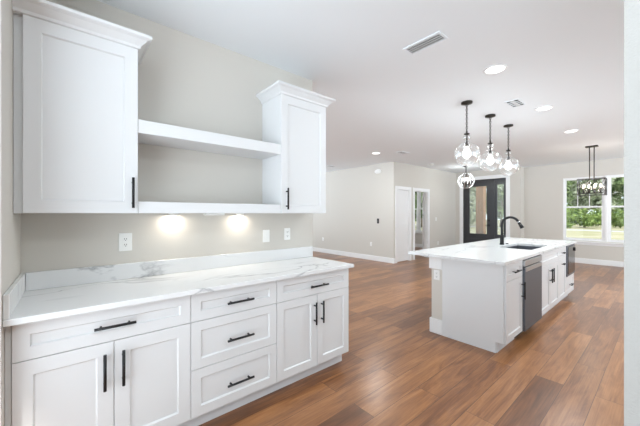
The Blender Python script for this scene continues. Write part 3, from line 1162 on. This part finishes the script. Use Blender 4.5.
# ---------------------------------------------------------------- pendants over the island
def pendant(x, y, label):
    r = thing('pendant_light', label, 'pendant light', (x, y, 1.97), 'glass pendants over the island')
    obj('canopy', MB().lathe([(0, CZ - .030), (.03, CZ - .030), (.066, CZ - .022), (.068, CZ - .004), (.066, CZ - .0005), (0, CZ - .0005)], (x, y), 28), M['bronze'], r)
    ch = MB()
    nl = 12
    zt_, zb_ = CZ - .03, 2.42
    step = (zt_ - zb_) / nl
    for i in range(nl):
        zc = zt_ - step * (i + .5)
        ax = i % 2
        pp = []
        for k in range(12):
            a = 2 * math.pi * k / 12
            o_ = .012 * math.cos(a)
            pp.append((x + (o_ if ax else 0), y + (0 if ax else o_), zc + step * .72 * math.sin(a)))
        ch.tube(pp, .0028, 6, closed=True)
    ch.cyl((x + .006, y + .004, zt_), (x + .006, y + .004, zb_), .003, n=6)
    obj('chain', ch, M['bronze'], r)
    obj('socket_cap', MB().lathe([(0, 2.425), (.010, 2.425), (.012, 2.395), (.034, 2.388), (.034, 2.376), (.020, 2.374), (.018, 2.365), (0, 2.365)], (x, y), 20)
        .cyl((x, y, 2.37), (x, y, 2.265), .010, n=10).cyl((x, y, 2.275), (x, y, 2.225), .019, n=12), M['bronze'], r)
    prof = [(.022, 2.374), (.038, 2.362), (.046, 2.342), (.042, 2.322), (.026, 2.304), (.022, 2.292), (.034, 2.278), (.072, 2.258), (.112, 2.228), (.138, 2.192), (.149, 2.150),
            (.146, 2.105), (.132, 2.060), (.104, 2.018), (.066, 1.990), (.030, 1.978), (0, 1.975)]
    obj('glass_shade', MB().lathe(prof, (x, y), 40), M['globe'], r)
    bb = [(0, 2.228), (.016, 2.222), (.024, 2.195), (.044, 2.160), (.050, 2.130), (.044, 2.100), (.026, 2.082), (0, 2.076)]
    obj('bulb', MB().lathe(bb, (x, y), 20), M['bulb'], r)
    lamp('pendant_lamp', 'POINT', (x, y, 2.05), PENDANT_POWER, r, (.90, .97, 1), .05)
    return r


p0 = pendant(3.861, 1.66, 'clear glass pendant nearest the camera, first of three over the island')
dup(p0, (4.640, 1.665, 1.97), 'clear glass pendant in the middle of the three over the island')
dup(p0, (5.385, 1.663, 1.97), 'clear glass pendant farthest of the three over the island')

# foyer orb
ox, oy, oz, orad = 9.06, 3.917, 2.345, .23
ob = thing('orb_chandelier', 'round metal orb chandelier hanging before the front door', 'chandelier', (ox, oy, oz - orad))
obj('canopy', MB().lathe([(0, CZ - .035), (.03, CZ - .035), (.075, CZ - .02), (.075, CZ - .0005), (0, CZ - .0005)], (ox, oy), 24), M['bronze'], ob)
obj('rod', MB().cyl((ox, oy, CZ - .035), (ox, oy, oz + orad - .005), .012), M['bronze'], ob)
for k in range(4):
    cg = MB()
    a0 = math.pi * k / 4 + .2
    for dr_ in (0,):
        pp = []
        for i in range(36):
            t = 2 * math.pi * i / 36
            pp.append((ox + orad * math.sin(t) * math.cos(a0), oy + orad * math.sin(t) * math.sin(a0), oz + orad * math.cos(t)))
        cg.tube(pp, .009, 6, closed=True)
    obj('hoop', cg, M['chrome'], ob)
obj('hub', MB().cyl((ox, oy, oz + orad), (ox, oy, oz - .12), .012).lathe([(0, oz - .13), (.05, oz - .12), (.05, oz - .10), (0, oz - .09)], (ox, oy), 16), M['bronze'], ob)
obj('glass_globe', MB().lathe([(.20 * math.sin(math.pi * i / 16), oz + .20 * math.cos(math.pi * i / 16)) for i in range(1, 17)], (ox, oy), 28), M['pane_orb'], ob)
for k in range(4):
    a = math.pi / 2 * k + .5
    qx, qy = ox + .085 * math.cos(a), oy + .085 * math.sin(a)
    cd = obj('candle', MB().cyl((qx, qy, oz - .10), (qx, qy, oz), .016, n=10).cyl((ox, oy, oz - .11), (qx, qy, oz - .10), .007, n=6), M['bronze'], ob)
    obj('bulb', MB().lathe([(0, oz), (.02, oz + .015), (.022, oz + .04), (.008, oz + .085), (0, oz + .095)], (qx, qy), 12), M['bulb'], cd)
lamp('orb_lamp', 'POINT', (ox, oy, oz + .03), 18, ob, (.92, .98, 1), .12)

# chandelier before the window
hx, hy = 8.39, 1.04
ht, hb = 2.095, 1.755
hL, hW = .215, .14          # half length along Y, half width along X
cdl = thing('rectangular_chandelier', 'black caged rectangular chandelier with crystals hanging before the window', 'chandelier', (hx, hy, hb))
obj('canopy', MB().box(hx - .06, hx + .06, hy - .10, hy + .10, CZ - .025, CZ - .0005, .004), M['bronze'], cdl)
for s in (-1, 1):
    obj('rod', MB().cyl((hx, hy + s * .036, CZ - .025), (hx, hy + s * .036, ht), .009, n=10), M['bronze'], cdl)
fm = MB()
t = .0045
xs_, ys_ = (hx - hW, hx + hW), (hy - hL, hy + hL)
for z in (hb, ht):
    for x in xs_:
        fm.box(x - t, x + t, ys_[0] - t, ys_[1] + t, z - t, z + t)
    for y in ys_:
        fm.box(xs_[0], xs_[1], y - t, y + t, z - t, z + t)
for x in xs_:
    for y in ys_:
        fm.box(x - t, x + t, y - t, y + t, hb, ht)
fm.box(hx - t, hx + t, ys_[0], ys_[1], ht - t, ht + t)
obj('frame', fm, M['bronze'], cdl)
for nm, fixed, span in (('x', xs_, ys_), ('y', ys_, xs_)):
    for fv in fixed:
        la = MB()
        nseg = 3 if nm == 'x' else 2
        for k in range(nseg):
            a0 = span[0] + (span[1] - span[0]) * k / nseg
            a1 = span[0] + (span[1] - span[0]) * (k + 1) / nseg
            for za, zb2 in ((hb, ht), (ht, hb)):
                pa = (fv, a0, za) if nm == 'x' else (a0, fv, za)
                pb = (fv, a1, zb2) if nm == 'x' else (a1, fv, zb2)
                la.cyl(pa, pb, .0036, n=6)
        obj('lattice', la, M['bronze'], cdl)
for k in range(4):
    yy = hy - .135 + .09 * k
    cd = obj('candle', MB().cyl((hx, yy, hb + .05), (hx, yy, hb + .14), .014, n=10), M['bronze'], cdl)
    obj('bulb', MB().lathe([(0, hb + .14), (.020, hb + .160), (.024, hb + .19), (.010, hb + .235), (0, hb + .245)], (hx, yy), 12), M['bulb_warm'], cd)
obj('lamp_bar', MB().box(hx - .012, hx + .012, hy - .17, hy + .17, hb + .03, hb + .055).cyl((hx, hy - .036, hb + .04), (hx, hy - .036, ht), .008).cyl((hx, hy + .036, hb + .04), (hx, hy + .036, ht), .008), M['bronze'], cdl)
rc = random.Random(3)
for k in range(20):
    xx = hx + (.10 if k % 2 else -.10)
    yy = hy - .18 + .36 * (k // 2) / 9
    zz = hb + .07 + rc.uniform(0, .19)
    obj('crystal_drop', MB().lathe([(0, zz + .055), (.019, zz + .02), (.019, zz - .005), (0, zz - .055)], (xx, yy), 6, False), M['crystal'], cdl)
lamp('chandelier_lamp', 'POINT', (hx, hy, hb + .2), 14, cdl, (1, .9, .78), .15)
